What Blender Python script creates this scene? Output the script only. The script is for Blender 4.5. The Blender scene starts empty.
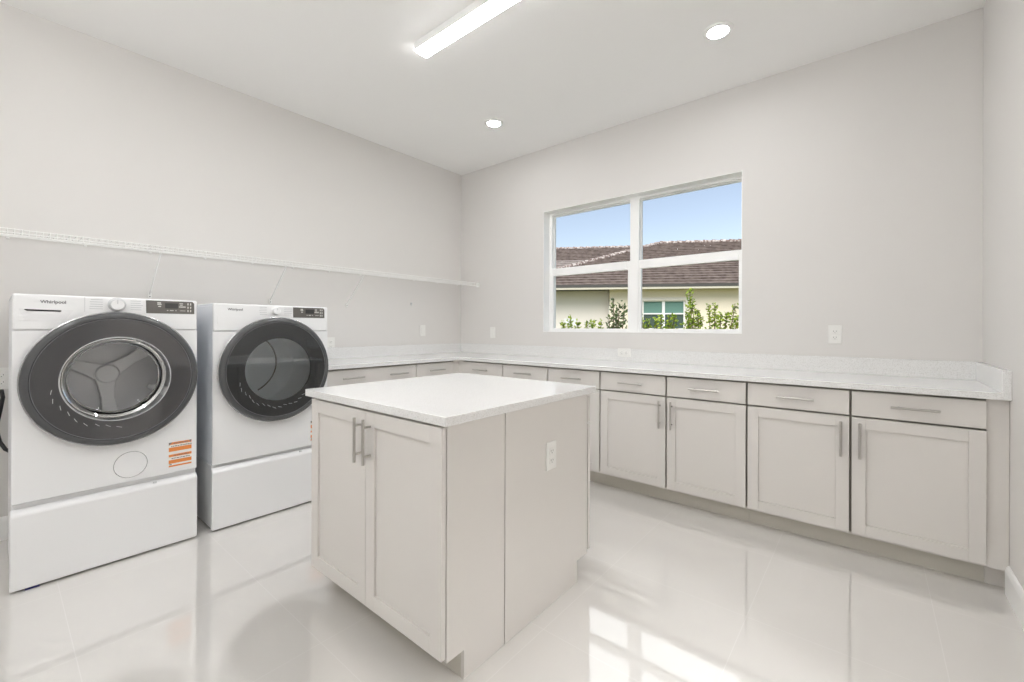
import bpy, bmesh, math, random
from mathutils import Vector, Matrix

C = bpy.context.scene.collection
scn = bpy.context.scene
PI = math.pi

# ------------------------------------------------------------------ camera
F_PX = 430.6
cam_d = bpy.data.cameras.new('camera')
cam_d.sensor_width = 36.0
cam_d.lens = F_PX / 1024 * 36.0
cam_d.shift_y = -13.62 / 1024
cam_d.clip_start = 0.02
cam_d.clip_end = 300
cam = bpy.data.objects.new('camera', cam_d)
CAM = Vector((3.7142, -3.5272, 1.1915))
YAW = math.radians(39.733)
cam.matrix_world = (Matrix.Translation(CAM) @ Matrix.Rotation(YAW, 4, 'Z')
                    @ Matrix.Rotation(PI / 2 + math.radians(0.054), 4, 'X')
                    @ Matrix.Rotation(math.radians(0.1936), 4, 'Z'))
C.objects.link(cam)
scn.camera = cam

# ------------------------------------------------------------------ world, sun, exposure
w = bpy.data.worlds.new('sky')
scn.world = w
w.use_nodes = True
wn = w.node_tree
bg = wn.nodes['Background']
sky = wn.nodes.new('ShaderNodeTexSky')
sky.sky_type = 'NISHITA'
sky.sun_disc = False
sky.sun_elevation = math.radians(48)
sky.sun_rotation = math.radians(200)
sky.air_density = 1.0
sky.dust_density = 0.6
sky.ozone_density = 1.6
hs = wn.nodes.new('ShaderNodeHueSaturation')
hs.inputs['Saturation'].default_value = 0.66
wn.links.new(sky.outputs[0], hs.inputs['Color'])
# bright sky patch above the view, added for the window's floor reflection
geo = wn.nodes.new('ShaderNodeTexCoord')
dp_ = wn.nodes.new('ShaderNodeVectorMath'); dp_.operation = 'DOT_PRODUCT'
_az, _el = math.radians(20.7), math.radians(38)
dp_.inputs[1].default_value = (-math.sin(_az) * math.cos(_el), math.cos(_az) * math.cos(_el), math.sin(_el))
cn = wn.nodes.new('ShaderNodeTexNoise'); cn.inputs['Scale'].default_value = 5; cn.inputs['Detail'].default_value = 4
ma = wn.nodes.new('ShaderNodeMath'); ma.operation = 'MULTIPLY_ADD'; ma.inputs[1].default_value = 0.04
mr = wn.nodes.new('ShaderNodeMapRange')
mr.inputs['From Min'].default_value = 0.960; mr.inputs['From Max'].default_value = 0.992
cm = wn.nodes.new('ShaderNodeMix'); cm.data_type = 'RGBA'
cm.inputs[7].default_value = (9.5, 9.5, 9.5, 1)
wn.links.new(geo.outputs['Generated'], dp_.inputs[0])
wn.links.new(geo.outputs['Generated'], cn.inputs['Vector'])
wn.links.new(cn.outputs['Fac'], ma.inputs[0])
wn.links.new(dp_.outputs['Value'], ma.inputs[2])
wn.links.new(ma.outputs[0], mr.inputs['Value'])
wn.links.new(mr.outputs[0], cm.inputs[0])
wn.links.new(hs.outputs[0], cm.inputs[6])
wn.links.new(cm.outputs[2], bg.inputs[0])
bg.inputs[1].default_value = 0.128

sun_d = bpy.data.lights.new('sun', 'SUN')
sun_d.energy = 3.0
sun_d.angle = math.radians(50)   # hazy, soft sun
sun_d.color = (1.0, 0.95, 0.88)
sun = bpy.data.objects.new('sun', sun_d)
sun.rotation_euler = (math.radians(42), 0, math.radians(25))
sun.location = (0, -10, 20)
C.objects.link(sun)

scn.view_settings.view_transform = 'Standard'
scn.view_settings.look = 'None'
scn.view_settings.gamma = 1.0
scn.view_settings.use_curve_mapping = False
scn.view_settings.exposure = 0.6
scn.cycles.max_bounces = 12
scn.cycles.diffuse_bounces = 8
scn.cycles.glossy_bounces = 5
scn.cycles.transparent_max_bounces = 12
scn.cycles.caustics_reflective = False
scn.cycles.caustics_refractive = False

E_STRIP = 34.0     # linear ceiling fixture
E_CAN = 61.0
E_HALL_FILL = 88.0  # hall lamp added out of view
E_FILL = 9.0     # added opal light behind the camera       # recessed ceiling lights


# ------------------------------------------------------------------ materials
def mat(name, col, rough=0.5, metal=0.0, spec=0.5, coat=0.0, coat_rough=0.05, emit=None, estr=0.0):
    m = bpy.data.materials.new(name)
    m.use_nodes = True
    b = m.node_tree.nodes['Principled BSDF']
    b.inputs['Base Color'].default_value = (*col, 1)
    b.inputs['Roughness'].default_value = rough
    b.inputs['Metallic'].default_value = metal
    b.inputs['Specular IOR Level'].default_value = spec
    b.inputs['Coat Weight'].default_value = coat
    b.inputs['Coat Roughness'].default_value = coat_rough
    if emit:
        b.inputs['Emission Color'].default_value = (*emit, 1)
        b.inputs['Emission Strength'].default_value = estr
    return m


def noise_color(m, c1, c2, scale, detail=3, lo=0.4, hi=0.6, coord='Object'):
    nt = m.node_tree
    b = nt.nodes['Principled BSDF']
    tc = nt.nodes.new('ShaderNodeTexCoord')
    n = nt.nodes.new('ShaderNodeTexNoise')
    n.inputs['Scale'].default_value = scale
    n.inputs['Detail'].default_value = detail
    r = nt.nodes.new('ShaderNodeValToRGB')
    r.color_ramp.elements[0].position = lo
    r.color_ramp.elements[1].position = hi
    r.color_ramp.elements[0].color = (*c1, 1)
    r.color_ramp.elements[1].color = (*c2, 1)
    nt.links.new(tc.outputs[coord], n.inputs['Vector'])
    nt.links.new(n.outputs['Fac'], r.inputs['Fac'])
    nt.links.new(r.outputs['Color'], b.inputs['Base Color'])
    return m


def bump(m, scale, strength, dist=0.001):
    nt = m.node_tree
    b = nt.nodes['Principled BSDF']
    tc = nt.nodes.new('ShaderNodeTexCoord')
    n = nt.nodes.new('ShaderNodeTexNoise')
    n.inputs['Scale'].default_value = scale
    bp = nt.nodes.new('ShaderNodeBump')
    bp.inputs['Strength'].default_value = strength
    bp.inputs['Distance'].default_value = dist
    nt.links.new(tc.outputs['Object'], n.inputs['Vector'])
    nt.links.new(n.outputs['Fac'], bp.inputs['Height'])
    nt.links.new(bp.outputs['Normal'], b.inputs['Normal'])
    return m


M = {}
M['wall'] = bump(mat('wall_paint', (0.728, 0.711, 0.690), 0.55, spec=0.3), 220, 0.12)
M['ceiling'] = bump(mat('ceiling_paint', (0.90, 0.897, 0.885), 0.8, spec=0.2), 160, 0.1)
M['trim'] = mat('trim_white', (0.90, 0.90, 0.89), 0.3)
M['cab'] = mat('cabinet_paint', (0.71, 0.685, 0.655), 0.38, spec=0.4)
M['cab_dark'] = mat('cabinet_carcass', (0.40, 0.38, 0.34), 0.6, spec=0.2)
M['toe'] = mat('toe_kick_paint', (0.60, 0.575, 0.52), 0.45, spec=0.3)
M['steel'] = mat('brushed_nickel', (0.55, 0.53, 0.50), 0.32, metal=1.0)
M['appl'] = mat('appliance_white', (0.84, 0.845, 0.85), 0.28, spec=0.5)
M['appl_side'] = mat('appliance_side_steel', (0.80, 0.82, 0.85), 0.35, spec=0.5)
M['appl_grey'] = mat('appliance_light_grey', (0.62, 0.63, 0.64), 0.35)
M['recess_tint'] = mat('recess_shade_tint', (0.80, 0.80, 0.81), 0.35)  # light-grey tint carrying the recess shade of the drawer grip
M['ring'] = mat('door_ring_grey', (0.075, 0.077, 0.080), 0.25, spec=0.6)
M['ringtrim'] = mat('door_trim_silver', (0.50, 0.50, 0.51), 0.25, metal=0.8)
M['dglass'] = mat('dark_door_glass', (0.034, 0.034, 0.037), 0.05, spec=0.6, coat=0.4, coat_rough=0.01)
M['dglass'].node_tree.nodes['Principled BSDF'].inputs['IOR'].default_value = 1.6
M['dglass2'] = mat('black_door_glass', (0.014, 0.016, 0.018), 0.05, spec=0.6, coat=0.4, coat_rough=0.01)
M['dglass2'].node_tree.nodes['Principled BSDF'].inputs['IOR'].default_value = 1.6
M['drum'] = mat('drum_steel', (0.72, 0.72, 0.73), 0.42, metal=0.35)
M['drumw'] = mat('dryer_drum_enamel', (0.80, 0.84, 0.86), 0.5)
M['spoke'] = mat('drum_spoke', (0.95, 0.95, 0.95), 0.3, metal=0.0)
M['display'] = mat('display_panel_grey', (0.13, 0.122, 0.112), 0.25, spec=0.6)
M['lcd'] = mat('display_black', (0.045, 0.045, 0.045), 0.15)
M['icon'] = mat('icon_print', (0.62, 0.61, 0.58), 0.5)
M['inkgrey'] = mat('ink_grey', (0.16, 0.16, 0.17), 0.5)
M['inklight'] = mat('ink_light_grey', (0.52, 0.53, 0.54), 0.5)
M['black'] = mat('black_rubber', (0.015, 0.015, 0.016), 0.5)
M['orange'] = mat('sticker_orange', (0.80, 0.27, 0.06), 0.5)
M['paper'] = mat('sticker_white', (0.86, 0.85, 0.82), 0.5)
M['blue'] = mat('blue_foot', (0.02, 0.02, 0.16), 0.5)
M['wire'] = mat('wire_vinyl_white', (0.84, 0.84, 0.82), 0.35)
M['plate'] = mat('outlet_plastic', (0.83, 0.825, 0.80), 0.35)
M['slot'] = mat('outlet_slot', (0.10, 0.10, 0.09), 0.6)
M['vinyl'] = mat('window_vinyl', (0.93, 0.93, 0.92), 0.3)
M['stucco'] = bump(mat('house_stucco', (0.86, 0.77, 0.62), 0.9, spec=0.1), 30, 0.3, 0.01)
M['stucco2'] = bump(mat('house_stucco_light', (0.85, 0.79, 0.72), 0.9, spec=0.1), 30, 0.3, 0.01)
M['fascia'] = mat('fascia_paint', (0.62, 0.58, 0.48), 0.6)
M['drip'] = mat('metal_drip_edge', (0.07, 0.065, 0.06), 0.5)
M['rooftile'] = noise_color(mat('roof_tile', (0.2, 0.16, 0.14), 0.9, spec=0.1), (0.125, 0.098, 0.086), (0.235, 0.19, 0.168), 5, 4, 0.35, 0.65)
M['rooftile2'] = noise_color(mat('roof_tile_grey', (0.3, 0.27, 0.25), 0.9, spec=0.1), (0.25, 0.215, 0.20), (0.38, 0.34, 0.31), 5, 4, 0.35, 0.65)
M['cap'] = noise_color(mat('ridge_tile', (0.3, 0.2, 0.2), 0.9, spec=0.1), (0.24, 0.18, 0.16), (0.62, 0.56, 0.52), 9, 2, 0.45, 0.6)
M['shade'] = mat('teal_window_shade', (0.15, 0.29, 0.24), 0.4)
M['hglass'] = mat('house_window_glass', (0.05, 0.085, 0.07), 0.08, spec=0.6)
M['leaf'] = noise_color(mat('leaf_green', (0.2, 0.3, 0.04), 0.5, spec=0.3), (0.10, 0.19, 0.025), (0.42, 0.50, 0.06), 14, 2, 0.35, 0.65)
M['leaf2'] = noise_color(mat('leaf_dark', (0.08, 0.14, 0.05), 0.5, spec=0.3), (0.035, 0.065, 0.025), (0.15, 0.21, 0.07), 14, 2, 0.35, 0.65)
M['bark'] = mat('bark', (0.12, 0.08, 0.05), 0.9)
M['grass'] = noise_color(mat('lawn_grass', (0.1, 0.2, 0.04), 0.95, spec=0.1), (0.10, 0.12, 0.05), (0.20, 0.22, 0.10), 8)
M['emit'] = mat('lamp_diffuser', (0.9, 0.9, 0.9), 0.5, emit=(0.985, 0.99, 1.0), estr=E_STRIP)
M['emitfill'] = mat('opal_fill_diffuser', (0.9, 0.9, 0.9), 0.5, emit=(0.985, 0.99, 1.0), estr=E_FILL)
M['emithallfill'] = mat('dome_fill_diffuser', (0.9, 0.9, 0.9), 0.5, emit=(0.985, 0.99, 1.0), estr=E_HALL_FILL)
M['emitcan'] = mat('recessed_lens', (0.9, 0.9, 0.9), 0.5, emit=(0.985, 0.99, 1.0), estr=E_CAN)
M['hall'] = mat('hall_paint', (0.76, 0.74, 0.72), 0.7)

# quartz with fine speckles
q = mat('white_quartz', (0.86, 0.86, 0.85), 0.10, spec=0.5)
nt = q.node_tree
b = nt.nodes['Principled BSDF']
tc = nt.nodes.new('ShaderNodeTexCoord')
n1 = nt.nodes.new('ShaderNodeTexNoise'); n1.inputs['Scale'].default_value = 260; n1.inputs['Detail'].default_value = 2
r1 = nt.nodes.new('ShaderNodeValToRGB')
r1.color_ramp.elements[0].position = 0.34; r1.color_ramp.elements[0].color = (0.70, 0.695, 0.68, 1)
r1.color_ramp.elements[1].position = 0.50; r1.color_ramp.elements[1].color = (0.82, 0.82, 0.815, 1)
nt.links.new(tc.outputs['Object'], n1.inputs['Vector'])
nt.links.new(n1.outputs['Fac'], r1.inputs['Fac'])
nt.links.new(r1.outputs['Color'], b.inputs['Base Color'])
M['quartz'] = q

# polished porcelain tiles, 0.6 m grid
f = mat('polished_floor_tile', (0.74, 0.715, 0.675), 0.06, spec=0.6, coat=1.0, coat_rough=0.02)
f.node_tree.nodes['Principled BSDF'].inputs['Coat IOR'].default_value = 2.0
nt = f.node_tree
b = nt.nodes['Principled BSDF']
tc = nt.nodes.new('ShaderNodeTexCoord')
mp = nt.nodes.new('ShaderNodeMapping')
mp.inputs['Location'].default_value = (-0.324, -0.265, 0)
br = nt.nodes.new('ShaderNodeTexBrick')
br.offset = 0.0
br.inputs['Color1'].default_value = (0.735, 0.718, 0.692, 1)
br.inputs['Color2'].default_value = (0.742, 0.725, 0.70, 1)
br.inputs['Mortar'].default_value = (0.79, 0.775, 0.755, 1)
br.inputs['Scale'].default_value = 1.0
br.inputs['Mortar Size'].default_value = 0.0016
br.inputs['Mortar Smooth'].default_value = 0.2
br.inputs['Brick Width'].default_value = 0.6
br.inputs['Row Height'].default_value = 0.6
n2 = nt.nodes.new('ShaderNodeTexNoise'); n2.inputs['Scale'].default_value = 1.7; n2.inputs['Detail'].default_value = 5
mx = nt.nodes.new('ShaderNodeMix'); mx.data_type = 'RGBA'; mx.blend_type = 'MULTIPLY'
r2 = nt.nodes.new('ShaderNodeValToRGB')
r2.color_ramp.elements[0].position = 0.3; r2.color_ramp.elements[0].color = (0.955, 0.95, 0.945, 1)
r2.color_ramp.elements[1].position = 0.7; r2.color_ramp.elements[1].color = (1, 1, 1, 1)
mx.inputs[0].default_value = 1.0
nt.links.new(tc.outputs['Object'], mp.inputs['Vector'])
nt.links.new(mp.outputs['Vector'], br.inputs['Vector'])
nt.links.new(tc.outputs['Object'], n2.inputs['Vector'])
nt.links.new(n2.outputs['Fac'], r2.inputs['Fac'])
nt.links.new(br.outputs['Color'], mx.inputs[6])
nt.links.new(r2.outputs['Color'], mx.inputs[7])
nt.links.new(mx.outputs[2], b.inputs['Base Color'])
M['floor'] = f


def glass(name, tint, gloss=0.06, rough=0.0, ior=1.5):
    m = bpy.data.materials.new(name)
    m.use_nodes = True
    nt = m.node_tree
    nt.nodes.clear()
    out = nt.nodes.new('ShaderNodeOutputMaterial')
    t = nt.nodes.new('ShaderNodeBsdfTransparent'); t.inputs[0].default_value = (*tint, 1)
    g = nt.nodes.new('ShaderNodeBsdfGlossy'); g.inputs['Roughness'].default_value = rough
    fr = nt.nodes.new('ShaderNodeFresnel'); fr.inputs[0].default_value = ior
    ad = nt.nodes.new('ShaderNodeMath'); ad.operation = 'ADD'; ad.inputs[1].default_value = gloss
    mx = nt.nodes.new('ShaderNodeMixShader')
    nt.links.new(fr.outputs[0], ad.inputs[0])
    nt.links.new(ad.outputs[0], mx.inputs[0])
    nt.links.new(t.outputs[0], mx.inputs[1])
    nt.links.new(g.outputs[0], mx.inputs[2])
    nt.links.new(mx.outputs[0], out.inputs[0])
    return m


M['pane'] = glass('window_glass', (0.985, 0.99, 0.99), 0.0, ior=1.02)
M['bowl'] = glass('washer_door_bowl_glass', (0.95, 0.955, 0.96), 0.02, ior=1.22)
M['dryglass'] = glass('dryer_door_glass', (0.90, 0.93, 0.95), 0.13)


# ------------------------------------------------------------------ mesh helpers
class MB:
    def __init__(self):
        self.bm = bmesh.new()

    def box(self, x0, x1, y0, y1, z0, z1, rot=None, piv=None):
        vs = [self.bm.verts.new((x, y, z)) for x in (x0, x1) for y in (y0, y1) for z in (z0, z1)]
        for idx in ((0, 1, 3, 2), (4, 6, 7, 5), (0, 4, 5, 1), (2, 3, 7, 6), (0, 2, 6, 4), (1, 5, 7, 3)):
            self.bm.faces.new([vs[i] for i in idx])
        if rot is not None:
            piv = Vector(piv)
            for v in vs:
                v.co = rot @ (v.co - piv) + piv
        return self

    def prism(self, pts, axis, a0, a1):
        """pts: 2D outline; axis 0/1/2 extruded from a0 to a1"""
        def mk(p, a):
            l = list(p)
            l.insert(axis, a)
            return self.bm.verts.new(l)
        A = [mk(p, a0) for p in pts]
        B = [mk(p, a1) for p in pts]
        n = len(pts)
        self.bm.faces.new(A)
        self.bm.faces.new(B[::-1])
        for i in range(n):
            self.bm.faces.new([A[i], B[i], B[(i + 1) % n], A[(i + 1) % n]])
        return self

    def tube(self, pts, r, seg=10, cap=True):
        pts = [Vector(p) for p in pts]
        rings = []
        for i, p in enumerate(pts):
            d = (pts[min(i + 1, len(pts) - 1)] - pts[max(i - 1, 0)]).normalized()
            up = Vector((0, 0, 1)) if abs(d.z) < 0.9 else Vector((1, 0, 0))
            a = d.cross(up).normalized()
            c = d.cross(a).normalized()
            rr = r[i] if isinstance(r, (list, tuple)) else r
            rings.append([self.bm.verts.new(p + (a * math.cos(t) + c * math.sin(t)) * rr)
                          for t in [2 * PI * k / seg for k in range(seg)]])
        for A, B in zip(rings, rings[1:]):
            for k in range(seg):
                self.bm.faces.new([A[k], A[(k + 1) % seg], B[(k + 1) % seg], B[k]])
        if cap:
            self.bm.faces.new(rings[0][::-1])
            self.bm.faces.new(rings[-1])
        return self

    def lathe(self, prof, axis, cx, cy, cz, seg=72, close=False):
        """prof: list of (r, a); axis 'x' or 'z'"""
        rings = []
        for r, a in prof:
            ring = []
            if r < 1e-6:
                p = (cx + a, cy, cz) if axis == 'x' else (cx, cy, cz + a)
                ring = [self.bm.verts.new(p)]
            else:
                for k in range(seg):
                    t = 2 * PI * k / seg
                    if axis == 'x':
                        p = (cx + a, cy + r * math.cos(t), cz + r * math.sin(t))
                    else:
                        p = (cx + r * math.cos(t), cy + r * math.sin(t), cz + a)
                    ring.append(self.bm.verts.new(p))
            rings.append(ring)
        pairs = list(zip(rings, rings[1:]))
        if close:
            pairs.append((rings[-1], rings[0]))
        for A, B in pairs:
            if len(A) == 1 and len(B) == 1:
                continue
            for k in range(seg):
                k2 = (k + 1) % seg
                if len(A) == 1:
                    self.bm.faces.new([A[0], B[k2], B[k]])
                elif len(B) == 1:
                    self.bm.faces.new([A[k], A[k2], B[0]])
                else:
                    self.bm.faces.new([A[k], A[k2], B[k2], B[k]])
        return self

    def quad(self, *ps):
        self.bm.faces.new([self.bm.verts.new(p) for p in ps])
        return self

    def build(self, name, m, parent=None, bevel=0.0, smooth=False, seg=2):
        bmesh.ops.recalc_face_normals(self.bm, faces=self.bm.faces)
        me = bpy.data.meshes.new(name)
        self.bm.to_mesh(me)
        self.bm.free()
        me.materials.append(m)
        if smooth:
            for p in me.polygons:
                p.use_smooth = True
            me.set_sharp_from_angle(angle=math.radians(35))
        o = bpy.data.objects.new(name, me)
        C.objects.link(o)
        o.parent = parent
        if bevel:
            bv = o.modifiers.new('bevel', 'BEVEL')
            bv.width = bevel
            bv.segments = seg
            bv.limit_method = 'ANGLE'
            for p in me.polygons:
                p.use_smooth = True
            me.set_sharp_from_angle(angle=math.radians(35))
        return o


def tag(o, label=None, cat=None, group=None, kind=None):
    if label: o['label'] = label
    if cat: o['category'] = cat
    if group: o['group'] = group
    if kind: o['kind'] = kind
    return o


def thing(name, label, cat, loc=(0, 0, 0), rz=0.0, group=None):
    o = bpy.data.objects.new(name, None)
    o.empty_display_size = 0.1
    C.objects.link(o)
    o.location = loc
    o.rotation_euler = (0, 0, rz)
    return tag(o, label, cat, group)


def dup(root, loc, label=None, rz=None):
    def cp(o, parent):
        c = o.copy()
        C.objects.link(c)
        c.parent = parent
        for ch in [x for x in o.children]:
            cp(ch, c)
        return c
    r = cp(root, None)
    r.location = loc
    if rz is not None:
        r.rotation_euler = (0, 0, rz)
    if label:
        r['label'] = label
    return r


def struct(o):
    o['kind'] = 'structure'
    return o


# ------------------------------------------------------------------ room shell
W, H, YB = 4.198, 2.99, -4.75
T = 0.20
struct(MB().box(-T, W + 1.8, YB - T, T, -0.12, 0.0).build('floor', M['floor']))
struct(MB().box(-T, W + 1.8, YB - T, T, H, H + 0.15).build('ceiling', M['ceiling']))
struct(MB().box(-T, 0, YB, T, 0, H).build('wall_left', M['wall']))
WX0, WX1, WZ0, WZ1 = 1.191, 2.988, 1.153, 2.356
b_ = MB()
b_.box(0, WX0, 0, T, 0, H).box(WX1, W, 0, T, 0, H).box(WX0, WX1, 0, T, 0, WZ0).box(WX0, WX1, 0, T, WZ1, H)
struct(b_.build('wall_back', M['wall']))
DY0, DY1, DH = -2.78, -1.92, 2.10
b_ = MB()
b_.box(W, W + T, YB, DY0, 0, H).box(W, W + T, DY1, T, 0, H).box(W, W + T, DY0, DY1, DH, H)
struct(b_.build('wall_right', M['wall']))
struct(MB().box(-T, W + T, YB - T, YB, 0, H).build('wall_front', M['wall']))
# small hall seen through the doorway beside the camera
b_ = MB()
b_.box(W + T, W + 1.8, -3.5, -3.4, 0, H).box(W + T, W + 1.8, -1.3, -1.2, 0, H).box(W + 1.7, W + 1.8, -3.4, -1.3, 0, H)
struct(b_.build('wall_hall', M['hall']))
b_ = MB()
b_.box(W - 0.016, W, DY0 - 0.09, DY0, 0, DH + 0.09).box(W - 0.016, W, DY1, DY1 + 0.09, 0, DH + 0.09).box(W - 0.016, W, DY0, DY1, DH, DH + 0.09)
struct(b_.build('trim_1', M['trim'], bevel=0.003))


def baseboard(name, x0, x1, y0, y1, ax):
    # ogee top: two stacked boxes, bevelled
    bb = MB()
    if ax == 'l':
        prof = [(0, 0), (0.014, 0), (0.014, 0.105), (0.009, 0.122), (0.004, 0.13), (0, 0.13)]
        bb.prism([(x0 + a, z) for a, z in prof], 1, y0, y1)
    elif ax == 'r':
        prof = [(0, 0), (-0.014, 0), (-0.014, 0.105), (-0.009, 0.122), (-0.004, 0.13), (0, 0.13)]
        bb.prism([(x1 + a, z) for a, z in prof], 1, y0, y1)
    else:
        prof = [(0, 0), (0.014, 0), (0.014, 0.105), (0.009, 0.122), (0.004, 0.13), (0, 0.13)]
        bb.prism([(y0 + a, z) for a, z in prof], 0, x0, x1)
    return struct(bb.build(name, M['trim']))


baseboard('baseboard_left', 0, 0, YB, -2.0, 'l')
baseboard('baseboard_right', 0, W, DY1 + 0.09, -0.612, 'r')
baseboard('baseboard_front', 0, W, YB, 0, 'f')

# ------------------------------------------------------------------ window
win = bpy.data.objects.new('window_1', None); C.objects.link(win); win['kind'] = 'structure'
b_ = MB()   # white returns lining the opening
t_ = 0.004
b_.box(WX0, WX0 + t_, -0.001, 0.10, WZ0, WZ1).box(WX1 - t_, WX1, -0.001, 0.10, WZ0, WZ1)
b_.box(WX0, WX1, -0.001, 0.10, WZ1 - t_, WZ1).box(WX0, WX1, -0.003, 0.10, WZ0, WZ0 + t_)
b_.build('window_return', M['vinyl'], win)
FY0, FY1 = 0.10, 0.175
MXA, MXB = 2.068, 2.150
JL, JR = 0.034, 0.020
b_ = MB()
b_.box(WX0, WX0 + JL, FY0, FY1, WZ0, WZ1).box(WX1 - JR, WX1, FY0, FY1, WZ0, WZ1)
b_.box(WX0, WX1, FY0 + .001, FY1, WZ0, WZ0 + 0.020).box(WX0, WX1, FY0 + .001, FY1, WZ1 - 0.024, WZ1)
b_.box(MXA, MXB, FY0 - 0.004, FY1, WZ0, WZ1)
b_.build('window_frame', M['vinyl'], win, bevel=0.003)
for (xa, xb) in ((WX0 + JL, MXA), (MXB, WX1 - JR)):
    lo = MB()   # lower sash, room side
    y0, y1 = 0.104, 0.132
    z0, z1 = WZ0 + 0.020, 1.792
    sl, sr = 0.016, 0.024
    lo.box(xa, xa + sl, y0, y1, z0, z1).box(xb - sr, xb, y0, y1, z0, z1)
    lo.box(xa + sl, xb - sr, y0, y1, z0, z0 + 0.014).box(xa + sl, xb - sr, y0 - .004, y1, z1 - 0.076, z1)
    s = lo.build('window_sash', M['vinyl'], win, bevel=0.002)
    MB().box(xa + sl - 0.002, xb - sr + .002, 0.117, 0.120, z0 + 0.012, z1 - 0.074).build('glass_pane', M['pane'], s)
    up = MB()   # upper sash, outer track
    y0, y1 = 0.137, 0.165
    z0, z1 = 1.74, WZ1 - 0.024
    sw = 0.008
    up.box(xa, xa + sw, y0, y1, z0, z1).box(xb - sw, xb, y0, y1, z0, z1)
    up.box(xa + sw, xb - sw, y0, y1, z0, z0 + 0.05).box(xa + sw, xb - sw, y0, y1, z1 - 0.008, z1)
    s = up.build('window_sash', M['vinyl'], win, bevel=0.002)
    MB().box(xa + sw - .002, xb - sw + .002, 0.149, 0.152, z0 + 0.048, z1 - 0.006).build('glass_pane', M['pane'], s)

# ------------------------------------------------------------------ cabinets
GAP = 0.005


def shaker(x0, x1, z0, z1, y, parent, name='door', st=0.057):
    """shaker panel facing -y in local space; front plane at y, 0.019 thick"""
    d = 0.019
    m = MB()
    m.box(x0, x0 + st, y, y + d, z0, z1).box(x1 - st, x1, y, y + d, z0, z1)
    m.box(x0 + st, x1 - st, y, y + d, z0, z0 + st).box(x0 + st, x1 - st, y, y + d, z1 - st, z1)
    m.box(x0 + st, x1 - st, y + 0.009, y + d, z0 + st, z1 - st)
    return m.build(name, M['cab'], parent, bevel=0.0012)


def pull(cx, cz, y, L, vert, parent, name='handle'):
    m = MB()
    r = 0.006
    yo = y - 0.032
    if vert:
        m.tube([(cx, yo, cz - L / 2), (cx, yo, cz + L / 2)], r, 12)
        for s in (-1, 1):
            m.tube([(cx, yo, cz + s * L * 0.32), (cx, y + 0.001, cz + s * L * 0.32)], 0.0045, 10)
    else:
        m.tube([(cx - L / 2, yo, cz), (cx + L / 2, yo, cz)], r, 12)
        for s in (-1, 1):
            m.tube([(cx + s * L * 0.32, yo, cz), (cx + s * L * 0.32, y + 0.001, cz)], 0.0045, 10)
    return m.build(name, M['steel'], parent, smooth=True)


def base_cabinet(name, label, loc, rz, w_, fronts, group):
    """local: x along the face 0..w_, y=0 at the back wall, face at y=-0.61, doors at -0.63"""
    t = thing(name, label, 'cabinet', loc, rz, group)
    m = MB()
    m.box(0.0005, w_ - 0.0005, -0.60, -0.008, 0.10, 0.8755)
    m.build('body', M['cab_dark'], t)
    m = MB().box(0.0005, w_ - 0.0005, -0.545, -0.527, 0.0, 0.10)
    m.build('toe_kick', M['toe'], t)
    m = MB()   # face frame edges: pale frame behind the fronts
    m.box(0.0005, w_ - 0.0005, -0.609, -0.6, 0.1, 0.112)
    m.build('face_frame', M['cab'], t)
    yf = -0.63
    for kind, x0, x1, hs in fronts:
        if kind == 'drawer':
            d = MB().box(x0, x1, yf, yf + 0.02, 0.736, 0.863).build('drawer', M['cab'], t, bevel=0.0015)
            for hx in hs:
                pull(hx, 0.800, yf, 0.178, False, d)
        else:
            d = shaker(x0, x1, 0.114, 0.726, yf, t)
            if hs == 'l':
                pull(x0 + 0.034, 0.609, yf, 0.185, True, d)
            elif hs == 'r':
                pull(x1 - 0.034, 0.609, yf, 0.185, True, d)
    return t


GRP = 'greige base cabinets under the long worktop'


def pair_unit(label, x0, x1, xm, rz=0.0, loc=None, split=True):
    w_ = x1 - x0
    g = 0.0055
    m_ = xm - x0
    fr = [('door', g, m_ - g, 'r'), ('door', m_ + g, w_ - g, 'l')]
    if split:
        fr += [('drawer', g, m_ - g, [m_ / 2]), ('drawer', m_ + g, w_ - g, [(m_ + w_) / 2])]
    else:
        fr += [('drawer', g, w_ - g, [m_ * 0.5, m_ * 1.5])]
    return base_cabinet('base_cabinet', label, loc or (x0, 0, 0), rz, w_, fr, GRP)


pair_unit('greige two-drawer two-door base cabinet at the right end, beside the right wall', 3.1445, 4.1305, 3.636)
pair_unit('greige two-drawer two-door base cabinet below the splash outlet, just right of the island', 2.1624, 3.1445, 2.6588)
pair_unit('greige base cabinet mostly hidden behind the island, showing two drawers under the window', 1.1991, 2.1624, 1.6869)
base_cabinet('base_cabinet', 'narrow greige base cabinet with one drawer, next to the inside corner on the window side',
             (0.694, 0, 0), 0, 1.1991 - 0.694,
             [('drawer', 0.003, 0.4996, [0.25]), ('door', 0.003, 0.4996, 'r')], GRP)
# left-wall run: local +x -> world +y, local -y -> world +x  (rotation +90deg)
base_cabinet('base_cabinet', 'narrow greige base cabinet with one drawer, next to the inside corner on the washer side',
             (0, -1.139, 0), PI / 2, 0.445,
             [('drawer', 0.0055, 0.441, [0.223]), ('door', 0.0055, 0.441, 'l')], GRP)
base_cabinet('base_cabinet', 'greige base cabinet with one wide two-handled drawer, beside the dryer',
             (0, -1.99, 0), PI / 2, 0.851,
             [('drawer', 0.0055, 0.8455, [0.238, 0.655]), ('door', 0.0055, 0.423, 'r'), ('door', 0.428, 0.8455, 'l')], GRP)
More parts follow.
